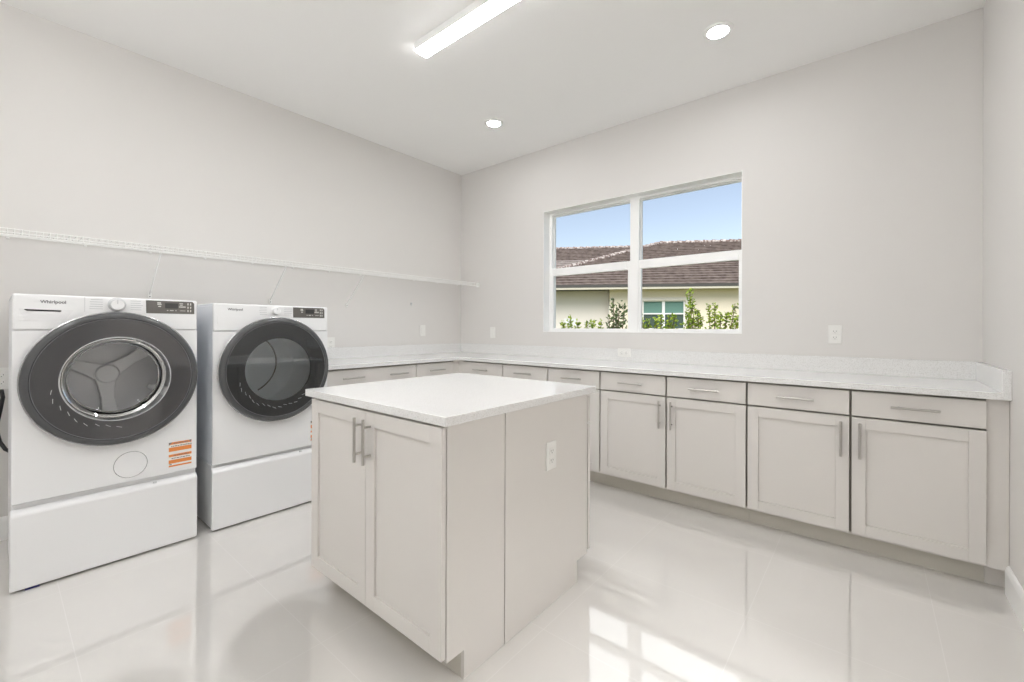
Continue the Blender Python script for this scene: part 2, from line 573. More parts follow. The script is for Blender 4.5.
# corner filler and end filler
o = MB()
o.box(0.60, 0.625, -0.692, -0.60, 0.10, 0.8755).box(0.60, 0.692, -0.625, -0.60, 0.10, 0.8755)
o.box(0.53, 0.545, -0.692, -0.53, 0, 0.10).box(0.53, 0.692, -0.545, -0.53, 0, 0.10)
tag(o.build('corner_filler', M['cab'], bevel=0.001), 'greige L-shaped filler strip in the inside corner between the two cabinet runs', 'cabinet panel')
o = MB()
o.box(4.1255, 4.197, -0.612, -0.6095, 0.10, 0.8755).box(4.1308, 4.197, -0.6095, -0.59, 0.10, 0.8755).box(4.1308, 4.197, -0.545, -0.527, 0, 0.10)
tag(o.build('end_filler', M['cab'], bevel=0.001), 'narrow greige filler panel between the last cabinet and the right wall', 'cabinet panel')

# L-shaped worktop
SB, ST = 0.876, 0.907
wt = thing('worktop', 'long L-shaped white speckled quartz worktop along the window wall and washer wall', 'worktop')
L_ = [(0.001, -0.001), (W - 0.001, -0.001), (W - 0.001, -0.655), (0.655, -0.655), (0.655, -1.995), (0.001, -1.995)]
MB().prism(L_, 2, SB, ST).build('slab', M['quartz'], wt, bevel=0.002)
MB().box(0.021, W - 0.001, -0.021, -0.001, ST, 1.009).build('backsplash', M['quartz'], wt, bevel=0.0015)
MB().box(0.001, 0.021, -1.995, -0.001, ST, 1.009).build('backsplash', M['quartz'], wt, bevel=0.0015)
MB().box(W - 0.029, W - 0.001, -0.655, -0.021, ST, 1.009).build('backsplash', M['quartz'], wt, bevel=0.0015)

# ------------------------------------------------------------------ island
IX0, IX1 = 1.772, 2.660
ia = thing('island_cabinet', 'shallow front island cabinet with two tall shaker doors and twin bar handles', 'cabinet',
           ((IX0 + IX1) / 2, -2.44, 0))


def loc_of(t):
    return t.location


def island_box(t, y0, y1, notch_front, label_part='body'):
    """side profile prism in (y,z), world coords -> local"""
    ox, oy = t.location.x, t.location.y
    if notch_front:
        prof = [(y0, 0.10), (y0 + 0.078, 0.10), (y0 + 0.078, 0), (y1, 0), (y1, SB - 0.0005), (y0, SB - 0.0005)]
    else:
        prof = [(y0, 0.0), (y1 - 0.09, 0.0), (y1 - 0.09, 0.10), (y1, 0.10), (y1, SB - 0.0005), (y0, SB - 0.0005)]
    prof = [(a - oy, z) for a, z in prof]
    for xa, xb in ((IX0, IX0 + 0.016), (IX1 - 0.016, IX1)):
        MB().prism(prof, 0, xa - ox, xb - ox).build('side_panel', M['cab'], t, bevel=0.001)
    m = MB()
    x0, x1 = IX0 + 0.016 - ox, IX1 - 0.016 - ox
    m.box(x0, x1, y0 + 0.001 - oy, y1 - 0.001 - oy, 0.102, SB - 0.001)
    m.build('body', M['cab_dark'], t)
    if notch_front:
        MB().box(x0, x1, y0 + 0.078 - oy, y0 + 0.094 - oy, 0, 0.102).build('toe_kick', M['toe'], t)
    else:
        MB().box(x0, x1, y1 - 0.106 - oy, y1 - 0.09 - oy, 0, 0.102).build('toe_kick', M['toe'], t)


island_box(ia, -2.585, -2.299, True)
ox, oy = ia.location.x, ia.location.y
yf = -2.607 - oy
xm = (IX0 + IX1) / 2 - ox
d1 = shaker(IX0 - ox + 0.001, xm - 0.0012, 0.115, 0.867, yf, ia)
d2 = shaker(xm + 0.0012, IX1 - ox - 0.003, 0.115, 0.867, yf, ia)
pull(xm - 0.030, 0.757, yf, 0.172, True, d1)
pull(xm + 0.032, 0.757, yf, 0.172, True, d2)

ib = thing('island_cabinet', 'deep rear island cabinet, its plain side panel holding a white outlet', 'cabinet',
           ((IX0 + IX1) / 2, -1.99, 0))
island_box(ib, -2.2945, -1.685, False)
ox, oy = ib.location.x, ib.location.y
# rear doors and drawers facing the window (+y): build in a turned child-free way
def rear_front(x0, x1, z0, z1, name, st):
    m = MB()
    ya, yb = -1.678 - oy, -1.659 - oy
    if st:
        m.box(x0, x0 + st, ya, yb, z0, z1).box(x1 - st, x1, ya, yb, z0, z1)
        m.box(x0 + st, x1 - st, ya, yb, z0, z0 + st).box(x0 + st, x1 - st, ya, yb, z1 - st, z1)
        m.box(x0 + st, x1 - st, ya, yb - 0.009, z0 + st, z1 - st)
    else:
        m.box(x0, x1, ya, yb, z0, z1)
    o = m.build(name, M['cab'], ib, bevel=0.0012)
    h = MB()
    yo = yb + 0.032
    if st:
        hx = x1 - 0.034 if x0 < xm - 0.1 else x0 + 0.034
        h.tube([(hx, yo, 0.52), (hx, yo, 0.70)], 0.006, 12)
        for z in (0.55, 0.67): h.tube([(hx, yo, z), (hx, yb - .001, z)], 0.0045)
    else:
        hx = (x0 + x1) / 2
        h.tube([(hx - .09, yo, 0.80), (hx + .09, yo, 0.80)], 0.006, 12)
        for s in (-.06, .06): h.tube([(hx + s, yo, 0.80), (hx + s, yb - .001, 0.80)], 0.0045)
    h.build('handle', M['steel'], o, smooth=True)


xa, xb = IX0 - ox + 0.001, IX1 - ox + 0.002
for (p, q_) in ((xa, xm - 0.0015), (xm + 0.0015, xb)):
    rear_front(p, q_, 0.115, 0.726, 'door', 0.057)
    rear_front(p, q_, 0.736, 0.863, 'drawer', 0)

it = MB().box(1.7216, 2.6828, -2.6134, -1.6374, SB, ST)
tag(it.build('island_worktop', M['quartz'], bevel=0.002), 'square white speckled quartz top on the island', 'worktop')


# ------------------------------------------------------------------ outlets
def outlet(name, label, blank=False, horiz=False, loc=(0, 0, 0), ry=None, rz=0.0, group=None):
    """local: plate in xz plane facing -y, back at y=0"""
    t = thing(name, label, 'outlet' if not blank else 'switch', loc, rz, group)
    w2, h2 = (0.036, 0.060)
    if horiz:
        w2, h2 = h2, w2
    MB().box(-w2, w2, -0.006, -0.0005, -h2, h2).build('cover_plate', M['plate'], t, bevel=0.002)
    if blank:
        m = MB().box(-0.016, 0.016, -0.009, -0.004, -0.033, 0.033)
        m.build('rocker', M['plate'], t, bevel=0.0015)
    else:
        for s in (-1, 1):
            cx, cz = (s * 0.020, 0) if horiz else (0, s * 0.020)
            r = MB()
            hw, hh = (0.014, 0.0165) if horiz else (0.0165, 0.014)
            r.box(cx - hw, cx + hw, -0.008, -0.004, cz - hh, cz + hh)
            ro = r.build('receptacle', M['plate'], t, bevel=0.002)
            sl = MB()
            if horiz:
                sl.box(cx - 0.003, cx + 0.004, -0.0085, -0.0075, cz - 0.008, cz - 0.006).box(cx - 0.003, cx + 0.004, -0.0085, -0.0075, cz + 0.006, cz + 0.008)
                sl.box(cx - 0.010, cx - 0.007, -0.0085, -0.0075, cz - 0.002, cz + 0.002)
            else:
                sl.box(cx - 0.008, cx - 0.006, -0.0085, -0.0075, cz - 0.003, cz + 0.005).box(cx + 0.006, cx + 0.008, -0.0085, -0.0075, cz - 0.003, cz + 0.005)
                sl.box(cx - 0.002, cx + 0.002, -0.0085, -0.0075, cz - 0.010, cz - 0.007)
            sl.build('slot', M['slot'], ro)
    return t


outlet('electrical_outlet', 'white duplex outlet on the wall right of the window, above the worktop', loc=(3.538, 0, 1.155))
outlet('electrical_outlet', 'white sideways outlet set in the quartz backsplash under the window', horiz=True, loc=(2.071, -0.021, 0.978))
outlet('electrical_outlet', 'white duplex outlet on the side panel of the island', loc=(IX1, -1.997, 0.645), rz=PI / 2)
outlet('electrical_outlet', 'white outlet on the wall left of the washer, its edge just showing', loc=(0, -3.50, 0.90), rz=PI / 2)
outlet('wall_switch', 'small white switch plate left of the window near the room corner', blank=True, loc=(0.508, 0, 1.138))
outlet('wall_switch', 'small white switch plate above the worktop on the washer-side wall', blank=True, loc=(0, -0.57, 1.158), rz=PI / 2)
outlet('electrical_outlet', 'white outlet on the wall just right of the dryer', loc=(0, -1.60, 1.04), rz=PI / 2)


# ------------------------------------------------------------------ laundry machines (local +x = front, origin at back centre on floor)
def text_mesh(s, width, name, m, parent, loc):
    cu = bpy.data.curves.new('lettering_curve', 'FONT')
    cu.body = s
    cu.size = 0.03
    cu.extrude = 0.0003
    cu.offset = 0.0006
    tmp = bpy.data.objects.new('lettering_curve', cu)
    C.objects.link(tmp)
    bpy.context.view_layer.update()
    dg = bpy.context.evaluated_depsgraph_get()
    me = bpy.data.meshes.new_from_object(tmp.evaluated_get(dg))
    C.objects.unlink(tmp)
    bpy.data.objects.remove(tmp)
    xs = [v.co.x for v in me.vertices]
    k = width / (max(xs) - min(xs))
    x0 = min(xs)
    for v in me.vertices:
        X, Y, Z = (v.co.x - x0) * k, v.co.y * k, v.co.z
        v.co = (Z, X, Y)
    me.materials.clear()
    me.materials.append(m)
    o = bpy.data.objects.new(name, me)
    C.objects.link(o)
    o.parent = parent
    o.location = loc
    return o


FX = 0.667   # front plane in local x (world 0.787)
HB = 0.388
HT = 1.337
HW = 0.3415
DY = 0.007
DC = 0.931   # door centre height


def front_plate(hole_r, x0, x1, z0, z1, cz, seg=72):
    """rectangular plate with a round hole, in the yz plane"""
    m = MB()
    bm = m.bm
    rings = {}
    for xi, x in enumerate((x0, x1)):
        inn, out = [], []
        for k in range(seg):
            t = 2 * PI * (k + 0.5) / seg
            cy_, sz = math.cos(t), math.sin(t)
            inn.append(bm.verts.new((x, hole_r * cy_, cz + hole_r * sz)))
            # project on the rectangle
            sy = HW / abs(cy_) if abs(cy_) > 1e-6 else 1e9
            s2 = ((z1 - cz) if sz > 0 else (cz - z0)) / abs(sz) if abs(sz) > 1e-6 else 1e9
            s = min(sy, s2)
            out.append(bm.verts.new((x, s * cy_, cz + s * sz)))
        # add the exact corners
        rings[xi] = (inn, out)
    for k in range(seg):
        k2 = (k + 1) % seg
        for xi in (0, 1):
            inn, out = rings[xi]
            a, b2 = out[k].co, out[k2].co
            f = [inn[k], out[k]]
            on_side = lambda v: abs(abs(v.y) - HW) < 1e-6
            if on_side(a) != on_side(b2):
                cyv = HW if a.y > 0 else -HW
                czv = z1 if max(a.z, b2.z) > cz + 0.1 else z0
                c = bm.verts.new((a.x, cyv, czv))
                f.append(c)
            f += [out[k2], inn[k2]]
            bm.faces.new(f)
        bm.faces.new([rings[0][0][k], rings[0][0][k2], rings[1][0][k2], rings[1][0][k]])
    return m


def machine(name, label, cat, yc, dryer):
    t = thing(name, label, cat, (0.12, yc, -0.008 if dryer else 0))
    # shell: sides, back, top, bottom
    m = MB()
    m.box(0, FX - 0.012, -HW, -HW + 0.012, HB + 0.012, HT - 0.012).box(0, FX - 0.012, HW - 0.012, HW, HB + 0.012, HT - 0.012)
    m.box(0, 0.012, -HW + 0.012, HW - 0.012, HB + 0.012, HT - 0.012)
    m.box(0, FX - 0.012, -HW, HW, HB + 0.002, HB + 0.012)
    m.box(0, FX - 0.012, -HW, HW, HT - 0.012, HT)
    m.build('body', M['appl_side'], t, bevel=0.004)
    fp = front_plate(0.285, FX - 0.012, FX, HB + 0.008, 1.1715, DC)
    fo = fp.build('front_panel', M['appl'], t)
    # rim so that the panel has rounded vertical edges

    cp = MB().box(FX - 0.03, FX + 0.002, -HW, HW, 1.1725, HT + 0.001)
    cp = cp.build('control_panel', M['appl'], t, bevel=0.009, seg=4)
    xf = FX + 0.0022
    # panel seam left of the dial
    if not dryer:
        MB().box(xf - 0.002, xf + 0.0003, -0.1125, -0.111, 1.262, HT - 0.004).build('seam', M['inklight'], cp)
        dd = MB()
        # detergent drawer: flat plate, grey tint paints the shade of the grip recess
        y0, y1 = -0.322, -0.150
        dd.prism([(y0, 1.270), (y1, 1.268), (y1 - 0.030, 1.218), (y0 + 0.012, 1.216)], 0, xf - 0.004, xf + 0.001)
        dd = dd.build('detergent_drawer', M['recess_tint'], t)
        dd['label'] = 'detergent drawer front with a grip slot'
        MB().prism([(-0.306, 1.269), (-0.192, 1.2665), (-0.189, 1.2625), (-0.194, 1.259), (-0.298, 1.2605), (-0.306, 1.266)], 0, xf, xf + 0.0016).build('grip_slot', M['black'], dd)
        MB().prism([(y0, 1.262), (y0 + 0.018, 1.218), (y0, 1.216)], 0, xf, xf + 0.003).build('grip_lip', M['appl'], dd)
    else:
        dd = MB().box(xf - 0.001, xf + 0.0006, -0.322, -0.2, 1.216, 1.262)
        dd.build('blank_cover', M['appl'], t, bevel=0.0005)
    # dial
    kx = FX + 0.002
    kcy = 0.004 if not dryer else -0.002
    kcz = 1.301
    kr = 0.035 if not dryer else 0.026
    k_ = MB().lathe([(kr, 0), (kr, 0.004), (kr * 0.88, 0.006), (kr * 0.84, 0.020), (kr * 0.74, 0.024), (0, 0.024)], 'x', kx, kcy, kcz, 48)
    ko = k_.build('control_dial', M['appl_grey'] if not dryer else M['appl'], t, smooth=True)
    MB().lathe([(kr * 0.70, 0.0), (kr * 0.70, 0.0012), (0, 0.0012)], 'x', kx + 0.0235, kcy, kcz, 40).build('dial_face', M['appl'], ko, smooth=True)
    MB().box(kx + 0.0245, kx + 0.0262, kcy - 0.0012, kcy + 0.0012, kcz + 0.004, kcz + kr * 0.66).build('pointer', M['inklight'], ko)
    # printed cycle names: small columns of bars
    rnd = random.Random(4 if dryer else 3)
    for side in (-1, 1):
        pr = MB()
        for i in range(5):
            z = 1.323 - i * 0.0112
            ln = 0.040 + rnd.random() * 0.012
            if side < 0:
                pr.box(xf, xf + 0.0004, kcy - 0.052 - ln, kcy - 0.052, z - 0.0012, z + 0.0012)
            else:
                pr.box(xf, xf + 0.0004, kcy + 0.052, kcy + 0.052 + ln, z - 0.0012, z + 0.0012)
        pr.build('cycle_list_print', M['inklight'], cp)
    # display
    dsh = -0.008 if not dryer else -0.018
    y0 = 0.117 if not dryer else 0.105
    dp = MB().prism([(y0, 1.330), (0.327 + dsh, 1.330), (0.335 + dsh, 1.320), (0.336 + dsh, 1.262), (y0 + 0.002, 1.262)], 0, xf - 0.001, xf + 0.0012)
    dp = dp.build('display_panel', M['display'], t)
    MB().box(xf + 0.001, xf + 0.0016, 0.205 + dsh, 0.262 + dsh, 1.290, 1.318).build('display_screen', M['lcd'], dp)
    ic = MB()
    X0, X1 = xf + 0.001, xf + 0.0017
    for (a, b2, c, d) in ((0.172, 0.188, 1.315, 1.321), (0.172, 0.190, 1.308, 1.312), (0.176, 0.188, 1.297, 1.302),
                          (0.268, 0.284, 1.316, 1.320), (0.270, 0.282, 1.308, 1.312), (0.266, 0.296, 1.297, 1.301), (0.266, 0.296, 1.303, 1.3045),
                          (0.304, 0.309, 1.310, 1.322), (0.316, 0.321, 1.310, 1.322), (0.304, 0.309, 1.292, 1.303), (0.316, 0.321, 1.292, 1.303),
                          (0.304, 0.309, 1.273, 1.285), (0.316, 0.321, 1.273, 1.285),
                          (0.213, 0.219, 1.277, 1.281), (0.226, 0.242, 1.277, 1.281), (0.250, 0.255, 1.277, 1.281), (0.270, 0.295, 1.2775, 1.280)):
        ic.box(X0, X1, a + dsh, b2 + dsh, c, d)
    ic.build('button_print', M['icon'], dp)
    text_mesh('Whirlpool', 0.083 if not dryer else 0.080, 'logo_lettering', M['inkgrey'], cp, (xf + 0.0002, -0.258 if not dryer else -0.270, 1.298))
    # ---- door
    R = 0.330 if not dryer else 0.3275
    dr = MB().lathe([(R - 0.012, 0.001), (R, 0.006), (R + 0.0005, 0.024), (R - 0.003, 0.036), (R - 0.010, 0.042), (R - 0.020, 0.0445), (R - 0.027, 0.044),
                     (R - 0.030, 0.040), (R - 0.030, 0.001)], 'x', FX, DY, DC, 96, close=True)
    door = dr.build('door', M['ring'], t, smooth=True)
    MB().lathe([(R + 0.001, 0.012), (R + 0.004, 0.014), (R + 0.004, 0.020), (R + 0.001, 0.022)], 'x', FX, DY, DC, 96, close=True).build('outer_trim', M['ringtrim'], door, smooth=True)
    MB().lathe([(R - 0.030, 0.043), (R - 0.0315, 0.0442), (R - 0.033, 0.043)], 'x', FX, DY, DC, 96).build('inner_trim', M['inkgrey'], door, smooth=True)
    gr = 0.206 if not dryer else 0.197
    MB().lathe([(R - 0.0295, 0.0405), (R - 0.031, 0.043), (gr + 0.02, 0.0431), (gr, 0.043), (gr - 0.001, 0.038), (gr + 0.02, 0.034), (R - 0.03, 0.034)],
               'x', FX, DY, DC, 96, close=True).build('door_glass_surround', M['dglass'] if not dryer else M['dglass2'], door, smooth=True)
    if not dryer:
        MB().lathe([(gr + 0.003, 0.0435), (gr + 0.0025, 0.0455), (gr - 0.001, 0.0455), (gr - 0.001, 0.0425)], 'x', FX, DY, DC, 96, close=True).build('window_rim', M['appl_grey'], door, smooth=True)
        MB().lathe([(gr, 0.042), (gr - 0.01, 0.030), (gr - 0.022, -0.01), (gr - 0.034, -0.055), (gr - 0.055, -0.07), (0.10, -0.078), (0, -0.08)],
                   'x', FX, DY, DC, 96).build('glass_bowl', M['bowl'], door, smooth=True)
    else:
        MB().lathe([(gr, 0.041), (0.1, 0.0425), (0, 0.043)], 'x', FX, DY, DC, 96).build('glass_window', M['dryglass'], door, smooth=True)
    # small pale grey strokes following the lower left of the glass
    for i in range(9 if not dryer else 15):
        a = math.radians((188 + i * 10) if not dryer else (196 + i * 8))
        rr = 0.232 + 0.006 * math.sin(i * 1.7)
        pts = []
        for j in range(4):
            aa = a + j * math.radians(1.6)
            r2 = rr + j * 0.0025
            pts.append((FX + 0.0445, DY + r2 * math.cos(aa), DC + r2 * math.sin(aa)))
        MB().tube(pts, 0.0010, 6).build('pale_stroke', M['appl_grey'], door)
    # gasket / drum
    MB().lathe([(0.286, 0.0), (0.270, -0.03), (0.235, -0.05), (0.235, -0.075)], 'x', FX, DY, DC, 72).build('door_opening', M['appl_grey'] if not dryer else M['drumw'], t, smooth=True)
    prof = [(0.235, -0.075), (0.262, -0.085), (0.262, -0.33), (0.25, -0.35), (0.0, -0.35)]
    MB().lathe(prof, 'x', FX, DY, DC, 72).build('drum', M['drum'] if not dryer else M['drumw'], t, smooth=True)
    dm = MB()
    if not dryer:
        for k in range(3):
            a = math.radians(35 + 120 * k)
            c, s = math.cos(a), math.sin(a)
            pts = []
            for r, hw in ((0.0, 0.05), (0.07, 0.034), (0.13, 0.026), (0.235, 0.034)):
                pts.append((r, hw))
            pl = [(r * c - hw * s, DC + r * s + hw * c) for r, hw in pts] + [(r * c + hw * s, DC + r * s - hw * c) for r, hw in pts[::-1]]
            dm.prism(pl, 0, FX - 0.35, FX - 0.305 + 0.003 * k)
        dm.lathe([(0.052, -0.002), (0.046, 0.010), (0, 0.014)], 'x', FX - 0.300, DY, DC, 40)
        dm.build('drum_spider', M['spoke'], t, bevel=0.004)
        for k in range(3):
            a = math.radians(95 + 120 * k)
            c, s = math.cos(a), math.sin(a)
            pl = [(0.26 * c - 0.03 * s, DC + 0.26 * s + 0.03 * c), (0.205 * c - 0.012 * s, DC + 0.205 * s + 0.012 * c),
                  (0.205 * c + 0.012 * s, DC + 0.205 * s - 0.012 * c), (0.26 * c + 0.03 * s, DC + 0.26 * s - 0.03 * c)]
            MB().prism(pl, 0, FX - 0.34, FX - 0.12).build('drum_baffle', M['spoke'], t, bevel=0.006)
    else:
        bf = MB()
        a = [(FX - 0.30 + 0.22 * math.sin(0), 0, 0)]
        pts = []
        for i in range(17):
            u = i / 16
            th = math.radians(70 - 130 * u)
            pts.append((FX - 0.345, -0.10 + 0.24 * math.cos(th), DC + 0.02 + 0.22 * math.sin(th)))
        bf.tube(pts, 0.005, 8)
        bf.build('drum_seam', M['lcd'], t)
    # filter cover
    if not dryer:
        MB().lathe([(0.0645, 0.0002), (0.067, 0.0014), (0.067, 0.0002)], 'x', FX, 0.060, 0.481, 64, close=True).build('filter_cover', M['ringtrim'], t)
        MB().lathe([(0.0645, -0.001), (0.0645, 0.0012), (0, 0.0014)], 'x', FX, 0.060, 0.481, 64).build('filter_cap', M['appl'], t, smooth=True)
    # sticker
    SD = -0.010
    sy0, sy1, sz0, sz1 = 0.216, 0.318, 0.437 + SD, 0.570 + SD
    if dryer:
        sy0, sy1 = 0.226, 0.325
    st = MB().box(FX, FX + 0.0008, sy0, sy1, sz0, sz1).build('sticker', M['paper'], t)
    st['label'] = 'orange and white striped sticker'
    og = MB()
    for a, b2 in ((0.557, 0.570), (0.520, 0.542), (0.491, 0.504), (0.455, 0.474), (0.437, 0.445)):
        og.box(FX + 0.0006, FX + 0.0012, sy0, sy1, a + SD, b2 + SD)
    og.build('sticker_stripe', M['orange'], st)
    tx = MB()
    rnd = random.Random(5)
    for z, a, b2 in ((0.563, 0.20, 0.80), (0.548, 0.1, 0.95), (0.497, 0.2, 0.85), (0.482, 0.12, 0.9), (0.450, 0.02, 0.12)):
        y = sy0 + (sy1 - sy0) * a
        z += SD
        while y < sy0 + (sy1 - sy0) * b2:
            wd = 0.004 + rnd.random() * 0.007
            tx.box(FX + 0.001, FX + 0.0015, y, y + wd, z - 0.002, z + 0.002)
            y += wd + 0.002
    tx.build('sticker_print', M['inkgrey'], st)
    tx = MB()
    tx.prism([(sy0, sz1), (sy0 + 0.016, sz1), (sy0, sz1 - 0.016)], 0, FX + 0.001, FX + 0.0015)
    tx.build('sticker_corner', M['inkgrey'], st)
    tx = MB()
    tx.prism([(sy1, sz1), (sy1 - 0.012, sz1), (sy1 - 0.006, sz1 - 0.014)], 0, FX + 0.001, FX + 0.0015)
    tx.build('sticker_corner', M['inkgrey'], st)
    return t


def pedestal(label, yc, blue, hb=HB):
    t = thing('laundry_pedestal', label, 'pedestal', (0.12, yc, 0), 0, 'white drawer pedestals under the laundry machines')
    MB().box(0, FX - 0.022, -HW, HW, 0.012, hb).build('body', M['appl'], t, bevel=0.003)
    # drawer front: bevelled block with slanting grip along the top
    prof = [(FX - 0.02, 0.010), (FX + 0.010, 0.010), (FX + 0.010, 0.343), (FX - 0.001, 0.358), (FX - 0.02, 0.370)]
    m = MB()
    A = [m.bm.verts.new((x, -HW - 0.005, z)) for x, z in prof]
    B = [m.bm.verts.new((x, HW + 0.003, z)) for x, z in prof]
    m.bm.faces.new(A); m.bm.faces.new(B[::-1])
    for i in range(len(prof)):
        j = (i + 1) % len(prof)
        m.bm.faces.new([A[i], B[i], B[j], A[j]])
    d = m.build('drawer', M['appl'], t, bevel=0.006, seg=3)
    MB().box(FX - 0.006, FX + 0.004, 0.15, 0.165, 0.358, 0.366).build('latch_tab', M['appl_grey'], d)
    for sx in (0.05, FX - 0.08):
        for sy in (-0.29, 0.29):
            fo = MB().lathe([(0.022, 0), (0.022, 0.008), (0.012, 0.013), (0, 0.013)], 'z', sx, sy, 0, 20).build('foot', M['black'], t)
    if blue:
        o = MB().box(FX - 0.03, FX + 0.004, -0.30, -0.255, 0.0, 0.010).build('foot_pad', M['blue'], t, bevel=0.002)
        o['label'] = 'dark blue pad under the drawer'
    return t


YW, YD = -3.1345, -2.373
machine('washing_machine', 'white front-load washer, leftmost machine, with detergent slot and see-through grey door', 'washing machine', YW, False)
machine('clothes_dryer', 'white front-load dryer between the washer and the worktop, tinted black-rimmed door', 'dryer', YD, True)
pedestal('white drawer pedestal under the washer', YW, True)
pedestal('white drawer pedestal under the dryer', YD, False, HB - 0.009)
# power cord at the washer's left
tube = MB().tube([(0.04, -3.50, 0.84), (0.06, -3.495, 0.80), (0.06, -3.503, 0.74), (0.055, -3.515, 0.66), (0.055, -3.515, 0.61),
                  (0.07, -3.505, 0.56), (0.10, -3.485, 0.52), (0.11, -3.46, 0.50)], 0.009, 10)
tag(tube.build('power_cord', M['black'], smooth=True), 'black power cord hanging behind the left side of the washer', 'cord')

# ------------------------------------------------------------------ wire shelf
SZ = 1.694
sh = thing('wire_shelf', 'long white wire shelf on the wall above the washer and dryer', 'shelf', (0, -2.3, SZ))
y0, y1 = -4.4 + 2.3, -0.02 + 2.3
for x, z in ((0.012, 0.0), (0.10, -0.005), (0.20, -0.005), (0.300, 0.0), (0.302, -0.032)):
    MB().tube([(x, y0, z), (x, y1, z)], 0.0032, 8).build('rail', M['wire'], sh, smooth=True)
m = MB()
n = int((y1 - y0) / 0.0254)
for i in range(n + 1):
    y = y0 + i * 0.0254
    m.tube([(0.008, y, 0.004), (0.298, y, 0.004), (0.3035, y, 0.0), (0.304, y, -0.033)], 0.0016, 5)
tag(m.build('deck_wires', M['wire'], sh), kind='stuff')
for yy in [-4.1 + 0.31 * k for k in range(14)]:
    yl = yy + 2.3
    MB().box(0.0005, 0.012, yl - 0.007, yl + 0.007, -0.014, 0.010).build('clip', M['wire'], sh, bevel=0.002)
m = MB().box(0.27, 0.31, y1 - 0.001, y1 + 0.0185, -0.042, 0.010)
m.build('end_bracket', M['wire'], sh, bevel=0.003)


def brace(label, y, zf):
    t = thing('shelf_brace', label, 'shelf brace', (0, y, zf), 0, 'diagonal white braces under the wire shelf')
    m = MB().tube([(0.012, 0, 0.006), (0.290, 0, SZ - zf - 0.052), (0.298, 0, SZ - zf - 0.040)], 0.0055, 10)
    m.build('rod', M['wire'], t, smooth=True)
    MB().box(0.0005, 0.014, -0.010, 0.010, -0.022, 0.016).build('foot_plate', M['wire'], t, bevel=0.003)
    MB().lathe([(0.004, 0), (0.004, 0.003), (0, 0.004)], 'x', 0.013, 0, -0.010, 12).build('screw', M['inkgrey'], t)
    return t


b0 = brace('diagonal white shelf brace above the washer', -2.862, 1.402)
dup(b0, (0, -2.108, 1.402), 'diagonal white shelf brace above the dryer')
dup(b0, (0, -1.452, 1.402), 'diagonal white shelf brace right of the dryer, nearest the window wall')
cl = thing('wall_clip', 'tiny white plastic clip alone on the wall above the corner worktop', 'wall clip', (0, -0.723, 1.44))
MB().prism([(-0.012, 0.012), (0.012, 0.012), (0.004, -0.018), (-0.004, -0.018)], 0, 0.0005, 0.010).build('clip_body', M['appl_grey'], cl, bevel=0.002)
MB().lathe([(0.003, 0), (0.003, 0.003), (0, 0.004)], 'x', 0.010, 0, 0.002, 10).build('screw', M['inkgrey'], cl)


# ------------------------------------------------------------------ ceiling lights
def can(label, x, y):
    t = thing('recessed_light', label, 'ceiling light', (x, y, H), 0, 'round recessed ceiling lights')
    MB().lathe([(0.084, -0.0003), (0.084, -0.004), (0.080, -0.0075), (0.060, -0.010), (0.056, -0.004), (0.056, -0.0003)],
               'z', 0, 0, 0, 56, close=True).build('trim_ring', M['trim'], t, smooth=True)
    MB().lathe([(0.056, -0.0005), (0.056, -0.005), (0.045, -0.007), (0, -0.008)], 'z', 0, 0, 0, 48).build('lens', M['emitcan'], t, smooth=True)
    return t


c0 = can('round recessed ceiling light nearest the right wall, above the worktop', 3.005, -0.735)
dup(c0, (1.170, -0.725, H), 'round recessed ceiling light nearest the room corner')
dup(c0, (2.98, -1.46, H), 'added unseen recessed ceiling light above the gap between island and right wall')  # added out of view to brighten the island side and floor
dup(c0, (1.170, -2.95, H), 'added unseen recessed ceiling light above the washer')  # extra lamp out of view, added for even room light
dup(c0, (3.005, -2.95, H), 'added unseen recessed ceiling light above the camera side of the room')  # likewise added unseen as fill for the room


def strip(label, x0, x1, yc):
    t = thing('linear_ceiling_light', label, 'ceiling light', ((x0 + x1) / 2, yc, H))
    hx = (x1 - x0) / 2
    MB().box(-hx, hx, -0.050, 0.050, -0.052, -0.0005).build('housing', M['trim'], t, bevel=0.002)
    prof = []
    for k in range(13):
        a = PI + PI * k / 12
        prof.append((0.049 * math.cos(a), -0.0525 + 0.006 * math.sin(a)))
    m = MB()
    A = [m.bm.verts.new((-hx + 0.001, y, z)) for y, z in prof]
    B = [m.bm.verts.new((hx - 0.001, y, z)) for y, z in prof]
    m.bm.faces.new(A); m.bm.faces.new(B[::-1])
    for i in range(len(prof)):
        j = (i + 1) % len(prof)
        m.bm.faces.new([A[i], B[i], B[j], A[j]])
    m.build('diffuser', M['emit'], t, smooth=True)
    return t


strip('long linear ceiling light with glowing white diffuser', 1.505, 2.712, -1.79)
hl = thing('hall_fill_light', 'added unseen opal dome fill light on the hall ceiling beyond the doorway', 'ceiling light', (W + 1.0, -2.35, H))  # lamp added out of view, lights the island side through the doorway
MB().lathe([(0.17, -0.0005), (0.17, -0.02), (0.15, -0.03)], 'z', 0, 0, 0, 40).build('base_ring', M['trim'], hl)
MB().lathe([(0.15, -0.02), (0.145, -0.05), (0.11, -0.085), (0.05, -0.10), (0, -0.103)], 'z', 0, 0, 0, 40).build('dome', M['emithallfill'], hl, smooth=True)
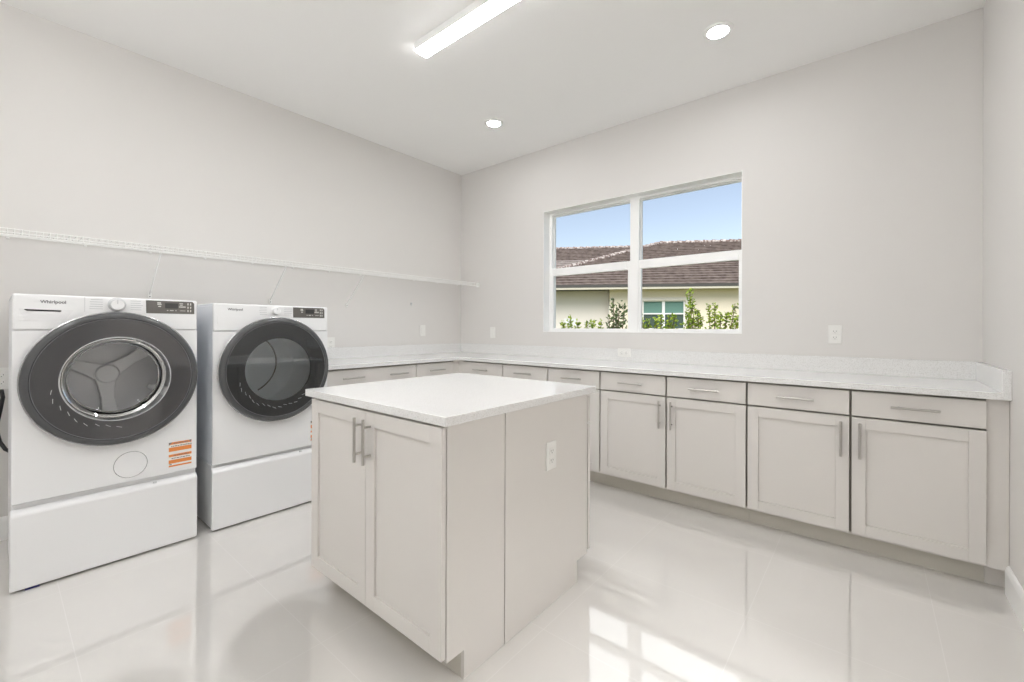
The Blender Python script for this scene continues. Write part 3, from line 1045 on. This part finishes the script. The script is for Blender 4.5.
# opal light added unseen behind the camera to brighten ceiling and room
pl_ = thing('added_fill_light', 'added long opal fill light hung on two rods near the front wall, behind the camera', 'ceiling light', (2.1, -4.1, H))
MB().tube([(-1.2, 0, -0.36), (1.2, 0, -0.36)], 0.055, 24).build('diffuser', M['emitfill'], pl_, smooth=True)
for s_ in (-1, 1):
    MB().tube([(s_ * 0.8, 0, -0.30), (s_ * 0.8, 0, -0.008)], 0.005, 8).build('rod', M['steel'], pl_)
    MB().lathe([(0.04, -0.0005), (0.04, -0.012), (0, -0.014)], 'z', s_ * 0.8, 0, 0, 24).build('canopy', M['trim'], pl_)
    MB().lathe([(0.057, 0), (0.057, 0.02), (0, 0.024)], 'x', s_ * 1.2 - (0.02 if s_ < 0 else 0), 0, -0.36, 24).build('end_cap', M['trim'], pl_)

# ------------------------------------------------------------------ outdoors
GZ = -0.15
lawn = MB().box(-60, 40, T + 0.02, 80, GZ - 0.1, GZ).build('ground', M['grass'])
struct(lawn)

Fv = Vector((-math.sin(YAW), math.cos(YAW), 0))
Rv = Vector((math.cos(YAW), math.sin(YAW), 0))


def at(d, lat, z=0.0):
    p = CAM + Fv * d + Rv * lat
    return Vector((p.x, p.y, z))


house = thing('neighbour_house', 'pale stucco neighbour house with brown tiled hip roof, seen through the window', 'house',
              at(15.5, 4.9, GZ), YAW - math.radians(9.0))
EZ = 2.75 - GZ   # eave height local


def roof_plane(m, e0, e1, r0, r1, n, th=0.05):
    """stepped tile courses between eave edge e0-e1 and ridge edge r0-r1"""
    e0, e1, r0, r1 = map(Vector, (e0, e1, r0, r1))
    nrm = (e1 - e0).cross(r0 - e0 if (r0 - e0).length > 0.1 else r1 - e0).normalized()
    if nrm.z < 0: nrm = -nrm
    for i in range(n):
        a, b2 = i / n, (i + 1) / n
        p0, p1 = e0.lerp(r0, a), e1.lerp(r1, a)
        q0, q1 = e0.lerp(r0, b2), e1.lerp(r1, b2)
        vs = [p0 + nrm * th, p1 + nrm * th, q1, q0]
        m.quad(*vs)
        m.quad(p0, p1, p1 + nrm * th, p0 + nrm * th)
    bmesh.ops.remove_doubles(m.bm, verts=m.bm.verts, dist=0.002)


def hip_roof(m, x0, x1, y0, y1, ze, pitch, n=21):
    half = (y1 - y0) / 2
    zr = ze + half * pitch
    ra, rb = (x0 + half, y0 + half, zr), (x1 - half, y0 + half, zr)
    c = [(x0, y0, ze), (x1, y0, ze), (x1, y1, ze), (x0, y1, ze)]
    roof_plane(m, c[0], c[1], ra, rb, n)
    roof_plane(m, c[1], c[2], rb, rb, n)
    roof_plane(m, c[2], c[3], rb, ra, n)
    roof_plane(m, c[3], c[0], ra, ra, n)
    return ra, rb, c


def caps(m, p, q_, r=0.11, L=0.4):
    p, q_ = Vector(p), Vector(q_)
    n = max(2, int((q_ - p).length / L))
    for i in range(n):
        a = p.lerp(q_, i / n); b2 = p.lerp(q_, (i + 0.97) / n)
        m.tube([a + Vector((0, 0, 0.03)), b2 + Vector((0, 0, 0.01))], [r, r * 0.8], 8)


HX0, HX1, HD = -5.6, 13.2, 14.56
m = MB(); k = MB()
ra, rb, c = hip_roof(m, HX0, HX1, 0, HD, EZ, 0.393)
ro = m.build('roof', M['rooftile'], house)
for p, q_ in ((c[0], ra), (c[1], rb), (ra, rb), (c[3], ra)):
    caps(k, p, q_)
k.build('hip_and_ridge_caps', M['cap'], ro)
# rear wing
m = MB(); k = MB()
ra2, rb2, c2 = hip_roof(m, -22, 15, 4.5, 18.5, EZ + 0.53, 0.42)
r2 = m.build('roof', M['rooftile'], house)
caps(k, ra2, rb2); k.build('ridge_caps', M['cap'], r2)
# left wing, lower and paler
m = MB()
hip_roof(m, -16.5, 2.0, 2.2, 9.2, EZ + 0.30, 0.435, 12)
m.build('roof', M['rooftile2'], house)
m = MB()
m.box(HX0 + 0.02, HX1, -0.02, 0.03, EZ - 0.06, EZ + 0.03)
m.build('gutter', M['drip'], house)
m = MB()
m.box(HX0 + 0.03, HX1, 0.0, 0.04, EZ - 0.14, EZ - 0.06).box(HX0 + 0.03, HX1, 0.04, 0.62, EZ - 0.10, EZ - 0.08)
m.build('fascia', M['fascia'], house)
m = MB()
wx0, wx1 = -0.12, 1.40
wz0, wz1 = 1.15 - GZ, 2.215 - GZ
m.box(-1.32, wx0, 0.55, 0.75, 0, EZ - 0.1).box(wx1, HX1 - 0.5, 0.55, 0.75, 0, EZ - 0.1)
m.box(wx0, wx1, 0.55, 0.75, 0, wz0).box(wx0, wx1, 0.55, 0.75, wz1, EZ - 0.1)
m.box(HX1 - 0.7, HX1 - 0.5, 0.75, 13.8, 0, EZ - 0.1)
m.build('wall', M['stucco'], house)
m = MB()
m.box(HX0 + 0.5, -1.32, 0.95, 1.15, 0, EZ - 0.1).box(HX0 + 0.5, HX0 + 0.7, 1.15, 13.8, 0, EZ - 0.1)
m.box(-15.5, HX0 + 0.5, 3.0, 3.2, 0, EZ + 0.3).box(-21, HX0 + 0.5, 8.4, 8.6, 0, EZ + 0.45)
m.build('wall', M['stucco2'], house)
m = MB()   # window of the house
m.box(wx0, wx0 + 0.05, 0.60, 0.66, wz0, wz1).box(wx1 - 0.05, wx1, 0.60, 0.66, wz0, wz1)
mxx = (wx0 + wx1) / 2
m.box(mxx - 0.05, mxx + 0.05, 0.60, 0.66, wz0, wz1)
mz = 1.735 - GZ
m.box(wx0, wx1, 0.61, 0.66, mz - 0.025, mz + 0.025).box(wx0, wx1, 0.61, 0.66, wz0, wz0 + 0.04).box(wx0, wx1, 0.61, 0.66, wz1 - 0.03, wz1)
hw = m.build('window', M['vinyl'], house)
MB().box(wx0, wx1, 0.67, 0.68, mz, wz1).build('window_shade', M['shade'], hw)
MB().box(wx0, wx1, 0.665, 0.67, wz0, mz).build('pane', M['hglass'], hw)
m = MB()   # raised stucco band round that window
m.box(wx0 - 0.12, wx0, 0.53, 0.56, wz0 - 0.1, wz1 + 0.12).box(wx1, wx1 + 0.12, 0.53, 0.56, wz0 - 0.1, wz1 + 0.12)
m.box(wx0, wx1, 0.53, 0.56, wz1, wz1 + 0.12).box(wx0, wx1, 0.53, 0.56, wz0 - 0.1, wz0)
m.build('window_surround', M['stucco2'], house)

ub = thing('utility_box', 'small white utility box by the left part of the neighbour house wall', 'utility box', at(13.5, 1.83, GZ), YAW)
MB().box(-0.18, 0.18, -0.08, 0.08, 1.19 + 0.08 - GZ, 1.19 + 0.27 - GZ).build('housing', M['trim'], ub, bevel=0.01)
MB().box(-0.20, 0.20, -0.10, 0.10, 1.19 + 0.27 - GZ, 1.19 + 0.29 - GZ).build('lid', M['trim'], ub, bevel=0.005)
MB().box(-0.03, 0.03, -0.03, 0.03, 0, 1.19 + 0.08 - GZ).build('post', M['trim'], ub)


def shrub(label, d, lat, tops, spread, leafn, leafs, m_leaf, seed, group=None):
    """tops: list of (dx, height above ground)"""
    rnd = random.Random(seed)
    t = thing('garden_shrub', label, 'shrub', at(d, lat, GZ), YAW, group)
    st = MB(); lf = MB()
    for (dx, h) in tops:
        base = Vector((dx * 0.3, rnd.uniform(-.1, .1), 0))
        tip = Vector((dx, rnd.uniform(-spread, spread) * 0.6, h))
        pts = []
        for i in range(6):
            u = i / 5
            p = base.lerp(tip, u) + Vector((math.sin(u * 5 + seed) * 0.03, math.cos(u * 4) * 0.02, 0)) * (1 if 0 < i < 5 else 0)
            pts.append(p)
        st.tube(pts, [0.016 * (1 - 0.8 * i / 5) + 0.003 for i in range(6)], 6)
        for k in range(leafn):
            u = 0.25 + 0.75 * (k / leafn) ** 0.8
            p = base.lerp(tip, u)
            wdt = spread * (1.05 - u) + 0.03
            c = p + Vector((rnd.gauss(0, wdt * 0.5), rnd.gauss(0, wdt * 0.5), rnd.gauss(0, 0.03)))
            dr = Vector((rnd.gauss(0, 1), rnd.gauss(0, 1), rnd.gauss(0.5, 0.6))).normalized()
            sd = dr.cross(Vector((rnd.gauss(0, 1), rnd.gauss(0, 1), rnd.gauss(0, 1)))).normalized()
            L = leafs * rnd.uniform(0.7, 1.3)
            up = dr.cross(sd) * L * 0.12
            lf.quad(c, c + dr * L * 0.5 + sd * L * 0.28 + up, c + dr * L, c + dr * L * 0.5 - sd * L * 0.28 + up)
    st.build('stem', M['bark'], t)
    lf.build('foliage', m_leaf, t)
    return t


SG = 'shrubs growing outside the window'
# heights are above the ground at GZ; eye level is 1.19
e = 1.19 - GZ
shrub('tall bright green shrub with one high shoot, outside the right window pane', 9.5, (692 - 512) / 430.6 * 9.5,
      [(-0.05, e + 0.84), (0.0, e + 0.62), (-0.12, e + 0.35), (0.13, e + 0.42), (0.22, e + 0.30)], 0.17, 160, 0.08, M['leaf'], 3, SG)
shrub('broad green shrub at the far right of the window view', 9.2, (716 - 512) / 430.6 * 9.2,
      [(-0.12, e + 0.52), (-0.02, e + 0.48), (0.10, e + 0.30), (0.26, e + 0.34), (0.40, e + 0.50), (0.44, e + 0.25)], 0.14, 150, 0.08, M['leaf'], 8, SG)
shrub('yellow-green shrub in front of the neighbour window', 9.8, (660 - 512) / 430.6 * 9.8,
      [(-0.42, e + 0.30), (-0.30, e + 0.18), (-0.12, e + 0.22), (0.05, e + 0.27), (0.22, e + 0.30), (0.34, e + 0.28)], 0.16, 150, 0.08, M['leaf'], 12, SG)
shrub('sparse dark-leaved shrub beside the window mullion', 9.0, (616 - 512) / 430.6 * 9.0,
      [(-0.14, e + 0.20), (-0.06, e + 0.60), (0.06, e + 0.52), (0.16, e + 0.48), (0.02, e + 0.25)], 0.13, 120, 0.08, M['leaf2'], 21, SG)
shrub('low pale green shrub left of the dark-leaved one', 9.6, (594 - 512) / 430.6 * 9.6,
      [(-0.15, e + 0.11), (0.0, e + 0.15), (0.15, e + 0.14)], 0.16, 150, 0.08, M['leaf'], 33, SG)
shrub('low green shrub in front of the white utility box', 9.4, (570 - 512) / 430.6 * 9.4,
      [(-0.16, e + 0.10), (0.0, e + 0.22), (0.16, e + 0.13)], 0.16, 150, 0.08, M['leaf'], 41, SG)
